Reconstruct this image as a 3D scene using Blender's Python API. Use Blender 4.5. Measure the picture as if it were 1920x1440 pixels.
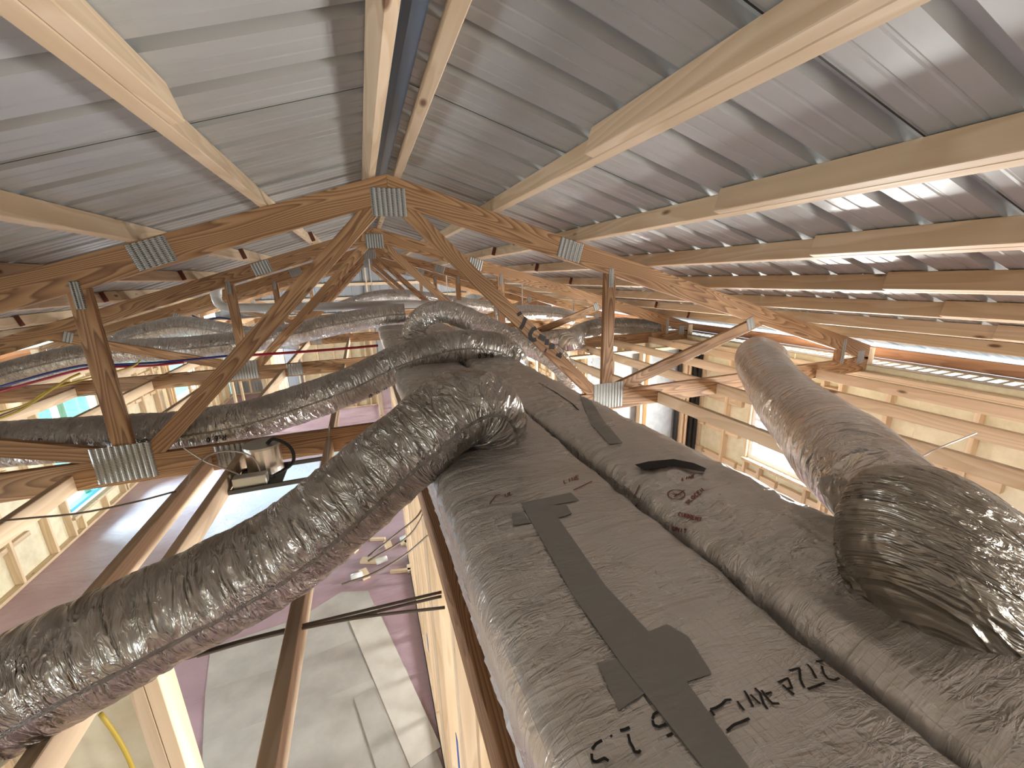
import bpy, math, random
import numpy as np
from mathutils import Vector, Matrix
from mathutils.bvhtree import BVHTree
random.seed(7)
S = bpy.context.scene
COL = S.collection
for o in list(bpy.data.objects): bpy.data.objects.remove(o)

# ---------------------------------------------------------------- camera (solved from the truss geometry)
CAM = Vector((-0.20493, 0.0, 3.45811))
YAW, PITCH, ROLL, FPX = 0.33980, -0.25740, -0.02850, 766.16
_r = Vector((math.cos(YAW), -math.sin(YAW), 0))
FWD = Vector((math.sin(YAW)*math.cos(PITCH), math.cos(YAW)*math.cos(PITCH), math.sin(PITCH)))
_u = _r.cross(FWD)
RGT = math.cos(ROLL)*_r + math.sin(ROLL)*_u
UPV = -math.sin(ROLL)*_r + math.cos(ROLL)*_u
cd = bpy.data.cameras.new('camera'); cam = bpy.data.objects.new('camera', cd); COL.objects.link(cam)
cd.sensor_fit = 'HORIZONTAL'; cd.sensor_width = 36; cd.lens = FPX*36/1920; cd.clip_start = .02; cd.clip_end = 200
cam.matrix_world = Matrix(((RGT.x, UPV.x, -FWD.x, CAM.x), (RGT.y, UPV.y, -FWD.y, CAM.y), (RGT.z, UPV.z, -FWD.z, CAM.z), (0, 0, 0, 1)))
S.camera = cam

def ray(x, y): return RGT*((x-960)/FPX) - UPV*((y-720)/FPX) + FWD
def at(x, y, X=None, Y=None, Z=None, D=None):
    "the point of the place seen at photo pixel x, y that lies on the plane X=, Y=, Z= (height over the floor) or at depth D"
    q = ray(x, y)
    t = (X-CAM.x)/q.x if X is not None else (Y-CAM.y)/q.y if Y is not None else (Z-CAM.z)/q.z if Z is not None else D
    return CAM + q*t

# ---------------------------------------------------------------- world, lights, exposure
w = bpy.data.worlds.new('sky'); S.world = w; w.use_nodes = True
nt = w.node_tree; bg = nt.nodes['Background']
tc = nt.nodes.new('ShaderNodeTexCoord'); sep = nt.nodes.new('ShaderNodeSeparateXYZ'); rp = nt.nodes.new('ShaderNodeValToRGB')
nt.links.new(tc.outputs['Generated'], sep.inputs[0]); nt.links.new(sep.outputs['Z'], rp.inputs[0]); nt.links.new(rp.outputs[0], bg.inputs[0])
rp.color_ramp.elements[0].position = 0.0; rp.color_ramp.elements[0].color = (.95, .97, 1, 1)
rp.color_ramp.elements[1].position = .6; rp.color_ramp.elements[1].color = (.62, .80, 1, 1)
bg.inputs[1].default_value = 3.0
S.view_settings.view_transform = 'Standard'; S.view_settings.look = 'None'
S.view_settings.exposure = 0.5; S.view_settings.gamma = 1; S.view_settings.use_curve_mapping = False
S.cycles.max_bounces = 10; S.cycles.diffuse_bounces = 6; S.cycles.glossy_bounces = 5
S.cycles.sample_clamp_indirect = 6; S.cycles.caustics_reflective = False; S.cycles.caustics_refractive = False
S.cycles.use_denoising = True
def area(name, loc, aim, sx, sy, power, col):
    l = bpy.data.lights.new(name, 'AREA'); l.shape = 'RECTANGLE'; l.size = sx; l.size_y = sy; l.energy = power; l.color = col
    o = bpy.data.objects.new(name, l); COL.objects.link(o); o.location = loc
    o.rotation_euler = (Vector(aim)-Vector(loc)).to_track_quat('-Z', 'Y').to_euler(); return o
DAY = (1.0, .97, .945); COOL = (.84, .91, 1.0)
# daylight coming in at the window openings of the long walls, plus added fill lamps at unseen windows behind the camera
area('daylight_and_fill_right', (4.75, 3.23, 1.6), (0, 2.6, 2.6), .95, 1.1, 420, DAY)
area('daylight_and_fill_right', (4.75, .3, 1.6), (0, .6, 3.0), 1.2, 1.1, 300, DAY)
area('daylight_and_fill_right', (4.75, 7.4, 1.6), (0, 7.4, 2.4), 1.2, 1.1, 420, DAY)
area('daylight_and_fill_right', (4.75, 11.4, 1.6), (0, 11.4, 2.6), 1.2, 1.1, 800, DAY)
area('daylight_and_fill_left', (-6.3, 7.6, 2.35), (0, 6.6, .2), 1.6, .9, 900, COOL)
area('daylight_and_fill_left', (-4.75, 11.6, 1.4), (0, 11.4, 2.0), 1.3, 1.4, 600, COOL)
area('daylight_and_fill_left', (-4.75, 2.4, 1.4), (0, 2.4, 1.2), 1.3, 1.4, 190, COOL)
area('daylight_and_fill_right', (4.75, -2.4, 1.6), (0, -1.6, 3.0), 1.2, 1.1, 330, DAY)  # added fill lamp at an unseen window behind the camera
area('daylight_and_fill_left', (-4.75, -1.6, 1.4), (0, -1.0, 2.6), 1.3, 1.4, 170, COOL)  # added fill from the unseen left side behind the camera

# ---------------------------------------------------------------- materials
def M(name, base=(.5, .5, .5), rough=.5, metal=0.0, spec=None):
    m = bpy.data.materials.new(name); m.use_nodes = True; b = m.node_tree.nodes['Principled BSDF']
    b.inputs['Base Color'].default_value = (*base, 1); b.inputs['Roughness'].default_value = rough; b.inputs['Metallic'].default_value = metal
    if spec is not None: b.inputs['Specular IOR Level'].default_value = spec
    return m
class N:
    def __init__(s, m): s.m = m; s.t = m.node_tree; s.b = s.t.nodes['Principled BSDF']
    def n(s, k, **kw):
        x = s.t.nodes.new(k)
        for a, v in kw.items():
            if a in x.inputs.keys(): x.inputs[a].default_value = v
            else: setattr(x, a, v)
        return x
    def l(s, a, b): s.t.links.new(a, b)
    def coord(s, scale, kind='Object', rand=True):
        c = s.n('ShaderNodeTexCoord'); mp = s.n('ShaderNodeMapping'); mp.inputs['Scale'].default_value = scale
        s.l(c.outputs[kind], mp.inputs[0])
        if rand:
            oi = s.n('ShaderNodeObjectInfo'); mu = s.n('ShaderNodeMath', operation='MULTIPLY'); mu.inputs[1].default_value = 37.0
            s.l(oi.outputs['Random'], mu.inputs[0]); s.l(mu.outputs[0], mp.inputs['Location'])
        return mp.outputs[0]
    def noise(s, vec, scale, detail=3, rough=.55, dist=0):
        x = s.n('ShaderNodeTexNoise'); x.inputs['Scale'].default_value = scale; x.inputs['Detail'].default_value = detail
        x.inputs['Roughness'].default_value = rough; x.inputs['Distortion'].default_value = dist
        if vec is not None: s.l(vec, x.inputs['Vector'])
        return x.outputs['Fac']
    def ramp(s, fac, stops):
        x = s.n('ShaderNodeValToRGB'); e = x.color_ramp.elements
        while len(e) < len(stops): e.new(.5)
        for i, (p, c) in enumerate(stops): e[i].position = p; e[i].color = (*c, 1) if len(c) == 3 else c
        s.l(fac, x.inputs[0]); return x.outputs[0]
    def math(s, op, a, b=None):
        x = s.n('ShaderNodeMath', operation=op)
        for i, v in enumerate((a, b)):
            if v is None: continue
            if isinstance(v, (int, float)): x.inputs[i].default_value = v
            else: s.l(v, x.inputs[i])
        return x.outputs[0]
    def mix(s, fac, a, b, mode='MIX'):
        x = s.n('ShaderNodeMix', data_type='RGBA', blend_type=mode)
        for i, v in ((0, fac), (6, a), (7, b)):
            if isinstance(v, (int, float)): x.inputs[i].default_value = v
            elif isinstance(v, tuple): x.inputs[i].default_value = (*v, 1)
            else: s.l(v, x.inputs[i])
        return x.outputs[2]
    def bump(s, h, strength, dist=.01, prev=None):
        x = s.n('ShaderNodeBump'); x.inputs['Strength'].default_value = strength; x.inputs['Distance'].default_value = dist
        s.l(h, x.inputs['Height'])
        if prev is not None: s.l(prev, x.inputs['Normal'])
        return x.outputs[0]
    def out(s, col=None, rough=None, nrm=None):
        if col is not None: s.l(col, s.b.inputs['Base Color'])
        if rough is not None: s.l(rough, s.b.inputs['Roughness'])
        if nrm is not None: s.l(nrm, s.b.inputs['Normal'])

def wood(name, dark, mid, light, rings=26, contrast=1.0, knots=.12, knotcol=(.12, .05, .02), vary=.12, rough=.62):
    m = M(name, mid, rough); g = N(m)
    v = g.coord((.55, 5.0, 5.0)); f = g.noise(v, 1.0, 2, .45, .25)
    ring = g.math('FRACT', g.math('MULTIPLY', f, rings))
    v2 = g.coord((3.0, 90, 90)); fine = g.noise(v2, 1.0, 3)
    c = g.ramp(ring, [(0, light), (.45, mid), (.85, tuple(mid[i]+(dark[i]-mid[i])*contrast for i in range(3))), (1, light)])
    c = g.mix(.25, c, g.ramp(fine, [(.3, dark), (.7, light)]), 'MULTIPLY') if contrast > .7 else g.mix(.14, c, g.ramp(fine, [(.3, dark), (.7, light)]))
    k = g.n('ShaderNodeTexVoronoi'); k.inputs['Scale'].default_value = 1.0; g.l(g.coord((2.6, 7, 7)), k.inputs['Vector'])
    kf = g.ramp(k.outputs['Distance'], [(knots*.5, (1, 1, 1)), (knots, (0, 0, 0))])
    c = g.mix(kf, c, knotcol)
    oi = g.n('ShaderNodeObjectInfo')
    tone = g.ramp(oi.outputs['Random'], [(0, (1-vary, 1-vary*1.1, 1-vary*1.3)), (.5, (1, 1, 1)), (1, (1+vary*.4, 1+vary*.3, 1))])
    c = g.mix(1.0, c, tone, 'MULTIPLY')
    g.out(c, None, g.bump(fine, .15, .002)); return m
W_TRUSS = wood('truss_pine', (.17, .080, .034), (.385, .215, .10), (.50, .315, .165), 30, .8, .085)
W_PALE = wood('pale_spruce', (.45, .31, .18), (.57, .425, .285), (.64, .495, .35), 12, .4, .12, (.16, .08, .04), .13)
W_STUD = wood('stud_spruce', (.52, .37, .22), (.67, .52, .35), (.75, .60, .43), 12, .4, .075, (.25, .12, .05), .22)
W_RED = M('red_end_paint', (.11, .028, .015), .6)
W_FASCIA = wood('fascia_board', (.28, .12, .06), (.42, .21, .12), (.50, .27, .16), 14, .6, .05)

def ridged(g, vec, detail=3, rough=.55, dist=.6, power=1.6):
    n = g.noise(vec, 1.0, detail, rough, dist)
    return g.math('POWER', g.math('SUBTRACT', 1.0, g.math('ABSOLUTE', g.math('MULTIPLY', g.math('SUBTRACT', n, .5), 3.2))), power)
def foil(name, base, rough, metal, fine, coarse, uvscale, var=.35):
    m = M(name, base, rough, metal); g = N(m)
    r1 = ridged(g, g.coord((uvscale[0]*.42, uvscale[1]*.55, 1), 'UV'), 2, .5, .8)
    r2 = ridged(g, g.coord((uvscale[0], uvscale[1]*1.5, 1), 'UV'), 3, .55, 1.0)
    n3 = g.noise(g.coord((uvscale[0]*1.9, uvscale[1]*3.5, 1), 'UV'), 1.0, 3, .6, .5)
    mask = g.ramp(g.noise(g.coord((1, 1, 1)), 4.5, 2), [(.36, (.12,)*3), (.62, (1, 1, 1))])
    b = g.bump(r1, coarse, .016); b = g.bump(g.math('MULTIPLY', r2, mask), coarse, .008, b); b = g.bump(n3, fine, .005, b)
    dust = g.noise(g.coord((1, 1, 1)), 3.2, 5, .6)
    c = g.mix(g.ramp(dust, [(.38, (0, 0, 0)), (.66, (1, 1, 1))]), base, tuple(x*(1-var) for x in (base[0]*.98, base[1]*.94, base[2]*.87)))
    r = g.ramp(dust, [(.3, (rough*.8,)*3), (.7, (min(1, rough*1.3),)*3)])
    g.out(c, r, b); return m
FOIL = foil('crinkled_foil_jacket', (.58, .555, .52), .27, .93, .45, .80, (60, 12))
FOIL_BRIGHT = foil('bright_foil_jacket', (.74, .72, .70), .22, .95, .5, .85, (60, 12), .2)
FOIL_SMOOTH = foil('pulled_tight_foil', (.74, .715, .69), .16, .96, .30, .55, (34, 10), .12)
FOIL_DUSTY = foil('dusty_foil_jacket', (.50, .475, .44), .27, .92, .45, .95, (44, 9), .25)
FOIL_DARK = foil('dark_dusty_foil', (.42, .385, .335), .28, .9, .35, .8, (75, 14), .3)

def wrap_mat():
    m = M('foil_scrim_wrap', (.46, .43, .395), .42, .58); g = N(m)
    o = g.coord((1, 1, 1), rand=False)
    sx = g.n('ShaderNodeSeparateXYZ'); g.l(o, sx.inputs[0])
    def line(ch, f):
        a = g.math('ABSOLUTE', g.math('SINE', g.math('MULTIPLY', sx.outputs[ch], f)))
        return g.math('POWER', g.math('SUBTRACT', 1.0, a), 8)
    scrim = g.math('ADD', line(0, math.pi/.0125), line(1, math.pi/.0125))
    r1 = ridged(g, g.coord((4, 15, 6), rand=False), 3, .55, 1.1, 1.3)
    r2 = ridged(g, g.coord((14, 44, 20), rand=False), 3, .6, 1.4, 1.6)
    mask = g.ramp(g.noise(o, 3.6, 2), [(.40, (.10,)*3), (.62, (1, 1, 1))])
    b = g.bump(r1, .36, .012); b = g.bump(g.math('MULTIPLY', r2, mask), .48, .008, b); b = g.bump(scrim, .32, .0015, b)
    d = g.noise(o, 2.4, 5, .62)
    c = g.mix(g.ramp(d, [(.35, (0, 0, 0)), (.68, (1, 1, 1))]), (.74, .72, .69), (.60, .57, .53))
    g.out(c, g.ramp(d, [(.3, (.20,)*3), (.7, (.36,)*3)]), b); return m
WRAP = wrap_mat()

def roof_mat():
    m = M('galvanised_roof_sheet', (.50, .505, .515), .38, .12); g = N(m)
    n1 = g.noise(g.coord((1.0, 6, 1)), 1.4, 4, .6); fine = g.noise(g.coord((1, 1, 1)), 240, 2)
    c = g.mix(g.ramp(n1, [(.35, (0, 0, 0)), (.7, (1, 1, 1))]), (.33, .325, .315), (.385, .38, .37))
    g.out(c, g.ramp(n1, [(.3, (.30,)*3), (.7, (.42,)*3)]), g.bump(fine, .05, .001)); return m
ROOF = roof_mat()
RIDGE = M('blue_grey_ridge_metal', (.20, .235, .29), .28, .6)
def plate_mat():
    m = M('galvanised_plate', (.42, .42, .41), .42, .6); g = N(m)
    o = g.coord((1, 1, 1), rand=False); sx = g.n('ShaderNodeSeparateXYZ'); g.l(o, sx.inputs[0])
    a = g.math('SINE', g.math('MULTIPLY', sx.outputs[2], 2*math.pi/.0085)); b = g.math('SINE', g.math('MULTIPLY', sx.outputs[0], 2*math.pi/.027))
    slot = g.math('MULTIPLY', g.math('GREATER_THAN', a, .1), g.math('LESS_THAN', b, -.55))
    c = g.mix(slot, (.33, .33, .315), (.06, .055, .05)); g.out(c, None, g.bump(a, .3, .001)); return m
PLATE = plate_mat()
TAPE = M('grey_cloth_tape', (.28, .28, .262), .40)
N(TAPE).out(None, None, N(TAPE).bump(N(TAPE).noise(N(TAPE).coord((4, 14, 4)), 3, 3), .35, .01))
BLACK = M('black_lining', (.012, .011, .010), .7); INK = M('black_ink', (.010, .009, .008), .55); REDINK = M('red_ink', (.22, .06, .055), .55)
PVC = M('white_pvc', (.72, .72, .70), .35); PEXR = M('red_tube', (.30, .008, .025), .35); PEXB = M('blue_tube', (.02, .025, .13), .35)
CAB_Y = M('yellow_cable', (.50, .36, .05), .5); CAB_W = M('pale_cable', (.55, .50, .44), .55); CAB_G = M('brown_grey_cable', (.20, .165, .13), .6); CAB_K = M('black_conduit', (.02, .02, .02), .45)
SOFFIT = M('beige_soffit', (.42, .34, .25), .5); VINYL = M('white_vinyl', (.80, .82, .82), .35); BLUE = M('blue_tape', (.01, .10, .38), .5); BLUEF = M('blue_film_frame', (.10, .50, .66), .4)
ZINC = M('zinc_sheet', (.55, .55, .50), .35, .85); ALU = M('spun_aluminium', (.80, .77, .70), .28, .95); DARKM = M('dark_steel', (.10, .095, .09), .45, .7)
def panel_mat(name, a, b, sc=9):
    m = M(name, a, .75); g = N(m); n = g.noise(g.coord((1, 1, 1)), sc, 5, .6); g.out(g.mix(g.ramp(n, [(.35, (0, 0, 0)), (.65, (1, 1, 1))]), a, b)); return m
SHEATH = panel_mat('pale_sheathing', (.66, .60, .42), (.76, .71, .53)); GREYB = panel_mat('grey_board', (.24, .25, .26), (.31, .32, .33))
SIDING = M('grey_blue_siding', (.36, .38, .41), .4, .3); FIBRE = panel_mat('white_glass_fibre', (.72, .72, .76), (.86, .86, .90), 60)
def floor_mat():
    m = M('mauve_building_paper', (.42, .30, .345), .38); g = N(m)
    o = g.coord((1, 1, 1), rand=False); n = g.noise(o, .9, 4, .6); w1 = g.noise(g.coord((1.2, 5, 1), rand=False), 1.4, 4, .6, 1.5); w2 = g.noise(o, 5, 3, .5, 1.2)
    c = g.mix(g.ramp(n, [(.35, (0, 0, 0)), (.68, (1, 1, 1))]), (.44, .32, .37), (.36, .235, .265))
    b = g.bump(w1, .35, .05); b = g.bump(w2, .2, .02, b); g.out(c, g.ramp(n, [(.3, (.30,)*3), (.7, (.46,)*3)]), b); return m
FLOOR = floor_mat()
PAPER2 = panel_mat('warm_grey_paper', (.37, .345, .315), (.44, .41, .375), 5); PAPER = panel_mat('grey_floor_paper', (.40, .375, .345), (.47, .445, .41), 5); CARD = panel_mat('pale_floor_board', (.55, .51, .45), (.62, .585, .52), 6)
FILM = M('lilac_floor_film', (.58, .56, .68), .30)
_g = N(FILM); _g.out(None, None, _g.bump(_g.noise(_g.coord((1, 1, 1), rand=False), 3.0, 5, .6, 1.8), .6, .05))
GROUND = panel_mat('pale_gravel', (.50, .50, .48), (.62, .62, .60), 2); LAWN = panel_mat('pale_lawn', (.22, .34, .26), (.34, .44, .33), 3)
def glass_mat(tint):
    m = bpy.data.materials.new('window_glass'); m.use_nodes = True; t = m.node_tree; t.nodes.clear()
    o = t.nodes.new('ShaderNodeOutputMaterial'); mx = t.nodes.new('ShaderNodeMixShader'); tr = t.nodes.new('ShaderNodeBsdfTransparent'); gl = t.nodes.new('ShaderNodeBsdfGlossy')
    tr.inputs[0].default_value = (*tint, 1); gl.inputs['Roughness'].default_value = .02; mx.inputs[0].default_value = .06
    t.links.new(tr.outputs[0], mx.inputs[1]); t.links.new(gl.outputs[0], mx.inputs[2]); t.links.new(mx.outputs[0], o.inputs[0]); return m
GLASS = glass_mat((.95, .97, .965)); GLASS_T = glass_mat((.74, .95, .95))

# ---------------------------------------------------------------- builders
WM = {}
def place(o, mw, parent=None):
    WM[o.name] = mw
    if parent is not None:
        o.parent = parent; o.matrix_parent_inverse = Matrix.Identity(4); o.matrix_basis = WM[parent.name].inverted() @ mw
    else: o.matrix_basis = mw
    return o
def tag(o, label, cat, group=None):
    o['label'] = label; o['category'] = cat
    if group: o['group'] = group
    return o
def empty(name, loc, label=None, cat=None, group=None, structure=False):
    o = bpy.data.objects.new(name, None); COL.objects.link(o); o.empty_display_size = .05; place(o, Matrix.Translation(loc))
    if structure: o['kind'] = 'structure'
    elif label: tag(o, label, cat, group)
    return o
def mesh(name, v, f, mat, mw=None, parent=None, smooth=False, uv=None):
    me = bpy.data.meshes.new(name); me.from_pydata([tuple(map(float, p)) for p in v], [], [tuple(map(int, q)) for q in f]); me.update()
    if smooth: me.polygons.foreach_set('use_smooth', [True]*len(me.polygons))
    if uv is not None:
        ul = me.uv_layers.new(name='UVMap'); idx = np.empty(len(me.loops), dtype=np.int32); me.loops.foreach_get('vertex_index', idx)
        ul.data.foreach_set('uv', np.asarray(uv, dtype=np.float32)[idx].ravel())
    me.materials.append(mat); o = bpy.data.objects.new(name, me); COL.objects.link(o)
    place(o, mw or Matrix.Identity(4), parent); return o
BOXF = [(0, 3, 2, 1), (4, 5, 6, 7), (0, 1, 5, 4), (1, 2, 6, 5), (2, 3, 7, 6), (3, 0, 4, 7)]
def boxv(x0, x1, y0, y1, z0, z1, c=0.0):
    return [(x0, y0, z0), (x1, y0, z0), (x1, y1, z0), (x0, y1, z0), (x0, y0, z1), (x1, y0, z1), (x1, y1, z1), (x0, y1, z1)]
def chamfer(v, f, c=.003):
    import bmesh
    bm = bmesh.new(); vs = [bm.verts.new(p) for p in v]
    for q in f: bm.faces.new([vs[i] for i in q])
    bmesh.ops.recalc_face_normals(bm, faces=bm.faces)
    bmesh.ops.bevel(bm, geom=list(bm.edges), offset=c, segments=1, affect='EDGES', profile=.5)
    bm.verts.index_update(); V = [tuple(x.co) for x in bm.verts]; F = [[x.index for x in q.verts] for q in bm.faces]; bm.free(); return V, F
def board(name, a, b, wd, ht, mat, parent=None, up=(0, 0, 1), bev=.0025):
    "a sawn board from a to b (ends of its centre line), wd across, ht along up; local X is the grain"
    a, b = Vector(a), Vector(b); x = (b-a); L = x.length; x.normalize(); up = Vector(up); y = up.cross(x).normalized(); z = x.cross(y)
    mw = Matrix(((x.x, y.x, z.x, 0), (x.y, y.y, z.y, 0), (x.z, y.z, z.z, 0), (0, 0, 0, 1))); mw.translation = (a+b)/2
    v, f = boxv(-L/2, L/2, -wd/2, wd/2, -ht/2, ht/2), BOXF
    if bev: v, f = chamfer(v, f, bev)
    return mesh(name, v, f, mat, mw, parent)
def box(name, x0, x1, y0, y1, z0, z1, mat, parent=None, bev=0):
    c = Vector(((x0+x1)/2, (y0+y1)/2, (z0+z1)/2)); d = [(x1-x0)/2, (y1-y0)/2, (z1-z0)/2]
    v, f = boxv(-d[0], d[0], -d[1], d[1], -d[2], d[2]), BOXF
    if bev: v, f = chamfer(v, f, bev)
    return mesh(name, v, f, mat, Matrix.Translation(c), parent)
def clip(poly, n, c):
    "keep the side n.p <= c of a polygon"
    o = []
    for i in range(len(poly)):
        p, q = poly[i], poly[(i+1) % len(poly)]; dp, dq = n[0]*p[0]+n[1]*p[1]-c, n[0]*q[0]+n[1]*q[1]-c
        if dp <= 0: o.append(p)
        if dp*dq < 0: t = dp/(dp-dq); o.append((p[0]+t*(q[0]-p[0]), p[1]+t*(q[1]-p[1])))
    return o
def prism(name, poly, y0, y1, ang, mat, parent):
    "a timber cut to a polygon in the X-Z plane, grain at angle ang"
    cx = sum(p[0] for p in poly)/len(poly); cz = sum(p[1] for p in poly)/len(poly); ca, sa = math.cos(ang), math.sin(ang)
    loc = [((p[0]-cx)*ca+(p[1]-cz)*sa, -(p[0]-cx)*sa+(p[1]-cz)*ca) for p in poly]; n = len(loc); h = (y1-y0)/2
    v = [(p[0], -h, p[1]) for p in loc]+[(p[0], h, p[1]) for p in loc]
    f = [tuple(range(n)), tuple(range(2*n-1, n-1, -1))]+[((i+1) % n, i, n+i, n+(i+1) % n) for i in range(n)]
    mw = Matrix(((ca, 0, -sa, cx), (0, 1, 0, (y0+y1)/2), (sa, 0, ca, cz), (0, 0, 0, 1)))
    v, f = chamfer(v, f, .002)
    return mesh(name, v, f, mat, mw, parent)
_H = np.random.RandomState(3).rand(4096)
def vnoise(p):
    p = np.asarray(p, float); i = np.floor(p).astype(np.int64); f = p-i; f = f*f*(3-2*f)
    def h(x, y, z): return _H[(x*73 + y*1567 + z*2749) & 4095]
    r = 0
    for dx in (0, 1):
        for dy in (0, 1):
            for dz in (0, 1):
                wt = (f[..., 0] if dx else 1-f[..., 0])*(f[..., 1] if dy else 1-f[..., 1])*(f[..., 2] if dz else 1-f[..., 2])
                r = r+wt*h(i[..., 0]+dx, i[..., 1]+dy, i[..., 2]+dz)
    return r*2-1
def spline(pts, step):
    P = [np.array(p, float) for p in pts]; P = [2*P[0]-P[1]]+P+[2*P[-1]-P[-2]]; out = []
    for i in range(1, len(P)-2):
        for t in np.linspace(0, 1, 24, endpoint=False):
            a, b, c, d = P[i-1:i+3]
            out.append(.5*((2*b)+(c-a)*t+(2*a-5*b+4*c-d)*t*t+(3*b-a-3*c+d)*t**3))
    out.append(P[-2]); out = np.array(out); s = np.r_[0, np.cumsum(np.linalg.norm(np.diff(out, axis=0), axis=1))]
    n = max(3, int(s[-1]/step)); u = np.linspace(0, s[-1], n)
    return np.stack([np.interp(u, s, out[:, k]) for k in range(3)], 1), u
def tube(name, pts, rad, mat, parent=None, seg=10, step=.04, wrinkle=0, seed=0, caps=True, taper=None, smooth=True):
    C, s = spline(pts, step); T = np.gradient(C, axis=0); T /= np.linalg.norm(T, axis=1)[:, None]
    nrm = np.cross(T[0], [0, 0, 1.0]);
    if np.linalg.norm(nrm) < 1e-3: nrm = np.array([1.0, 0, 0])
    nrm /= np.linalg.norm(nrm); A = np.zeros_like(C); Bn = np.zeros_like(C)
    for i in range(len(C)):
        nrm = nrm-T[i]*(nrm@T[i]); nrm /= np.linalg.norm(nrm); A[i] = nrm; Bn[i] = np.cross(T[i], nrm)
    th = np.linspace(0, 2*math.pi, seg, endpoint=False); r = np.full((len(C), seg), float(rad))
    if taper is not None: r *= np.interp(np.linspace(0, 1, len(C)), np.linspace(0, 1, len(taper)), taper)[:, None]
    if wrinkle:
        ss, tt = np.meshgrid(s, th, indexing='ij'); cx, sx = np.cos(tt), np.sin(tt)
        def nz(fs, ft, k): return vnoise(np.stack([ss*fs+seed*3.1+k, cx*ft+7.3*k+seed, sx*ft+2.1*k], -1))
        d = .5*nz(5, 1.2, 1)+.42*nz(16, 1.6, 2)+.40*(1-2*np.abs(nz(34, 1.8, 3)))+.22*(1-2*np.abs(nz(70, 4.5, 5)))+.22*(1-2*np.abs(nz(26, 6, 6)))
        r *= 1+wrinkle*d
    V = C[:, None, :]+r[..., None]*(np.cos(th)[None, :, None]*A[:, None, :]+np.sin(th)[None, :, None]*Bn[:, None, :])
    n = len(C); v = V.reshape(-1, 3); f = []
    for i in range(n-1):
        for j in range(seg): f.append((i*seg+j, i*seg+(j+1) % seg, (i+1)*seg+(j+1) % seg, (i+1)*seg+j))
    if caps: f.append(tuple(range(seg-1, -1, -1))); f.append(tuple((n-1)*seg+j for j in range(seg)))
    uv = np.stack(np.meshgrid(s, th*rad, indexing='ij'), -1).reshape(-1, 2)
    c = Vector(C.mean(axis=0)); o = mesh(name, v-np.array(c), f, mat, Matrix.Translation(c), parent, smooth, uv)
    return o
def bvh(o):
    mw = WM[o.name]; return BVHTree.FromPolygons([mw @ v.co for v in o.data.vertices], [tuple(p.vertices) for p in o.data.polygons])
def hit(bv, x, y):
    q = ray(x, y).normalized(); r = bv.ray_cast(CAM, q)
    return (None, None) if r[0] is None else (r[0], r[1] if r[1].dot(q) < 0 else -r[1])
def strokes(name, bv, lines, wid, mat, parent, off=.002, step=3.0):
    "flat print or ink that lies on a surface: each line a list of photo pixels followed along the surface, wid metres wide"
    v, f = [], []
    for ln in lines:
        wd = wid
        if isinstance(ln, tuple): ln, wd = ln
        pts = []
        for (a, b) in zip(ln[:-1], ln[1:]):
            k = max(1, int(math.hypot(b[0]-a[0], b[1]-a[1])/step))
            pts += [(a[0]+(b[0]-a[0])*t/k, a[1]+(b[1]-a[1])*t/k) for t in range(k)]
        pts.append(ln[-1]); H = [hit(bv, *p) for p in pts]; H = [h for h in H if h[0] is not None]
        if len(H) < 2: continue
        b0 = len(v)
        for i, (p, n) in enumerate(H):
            t = (H[min(i+1, len(H)-1)][0]-H[max(i-1, 0)][0]); sd = n.cross(t).normalized()*(wd/2); p = p+n*off
            v += [p-sd, p+sd]
        f += [(b0+2*i, b0+2*i+1, b0+2*i+3, b0+2*i+2) for i in range(len(H)-1)]
    if not v: return None
    c = sum((Vector(p) for p in v), Vector())/len(v)
    return mesh(name, [Vector(p)-c for p in v], f, mat, Matrix.Translation(c), parent)
def patch(name, bv, quad, mat, parent, off=.003, nu=10, nv=10, th=.0012):
    "a thin sheet stuck on a surface: corners in photo pixels"
    g = {}; v = []; f = []
    for i in range(nu+1):
        for j in range(nv+1):
            u, w_ = i/nu, j/nv; a, b, c, d = quad
            x = (1-u)*(1-w_)*a[0]+u*(1-w_)*b[0]+u*w_*c[0]+(1-u)*w_*d[0]; y = (1-u)*(1-w_)*a[1]+u*(1-w_)*b[1]+u*w_*c[1]+(1-u)*w_*d[1]
            p, n = hit(bv, x, y)
            if p is not None: g[i, j] = len(v); v.append(p+n*off)
    for i in range(nu):
        for j in range(nv):
            k = [(i, j), (i+1, j), (i+1, j+1), (i, j+1)]
            if all(q in g for q in k): f.append(tuple(g[q] for q in k))
    if not f: return None
    c = sum((Vector(p) for p in v), Vector())/len(v)
    return mesh(name, [Vector(p)-c for p in v], f, mat, Matrix.Translation(c), parent, True)
FONT = {'R': [[(0, 0), (0, 1), (.7, 1), (.8, .75), (.7, .5), (0, .5)], [(.35, .5), (.8, 0)]], '-': [[(.1, .45), (.7, .45)]], '.': [[(.3, 0), (.42, .1)]],
 '6': [[(.75, .95), (.3, .9), (.05, .5), (.1, .08), (.6, 0), (.8, .3), (.6, .52), (.1, .45)]], '0': [[(.4, 0), (.05, .3), (.05, .7), (.4, 1), (.75, .7), (.75, .3), (.4, 0)]],
 'C': [[(.8, .85), (.4, 1), (.05, .6), (.1, .15), (.45, 0), (.8, .15)]], 'U': [[(0, 1), (.05, .2), (.4, 0), (.75, .2), (.8, 1)]], 'E': [[(.75, 1), (0, 1), (0, 0), (.75, 0)], [(0, .5), (.6, .5)]],
 'N': [[(0, 0), (0, 1), (.75, 0), (.75, 1)]], 'T': [[(0, 1), (.8, 1)], [(.4, 1), (.4, 0)]], 'I': [[(.4, 0), (.4, 1)]], 'L': [[(0, 1), (0, 0), (.7, 0)]], 'O': [[(.4, 0), (.05, .3), (.05, .7), (.4, 1), (.75, .7), (.75, .3), (.4, 0)]]}
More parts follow.
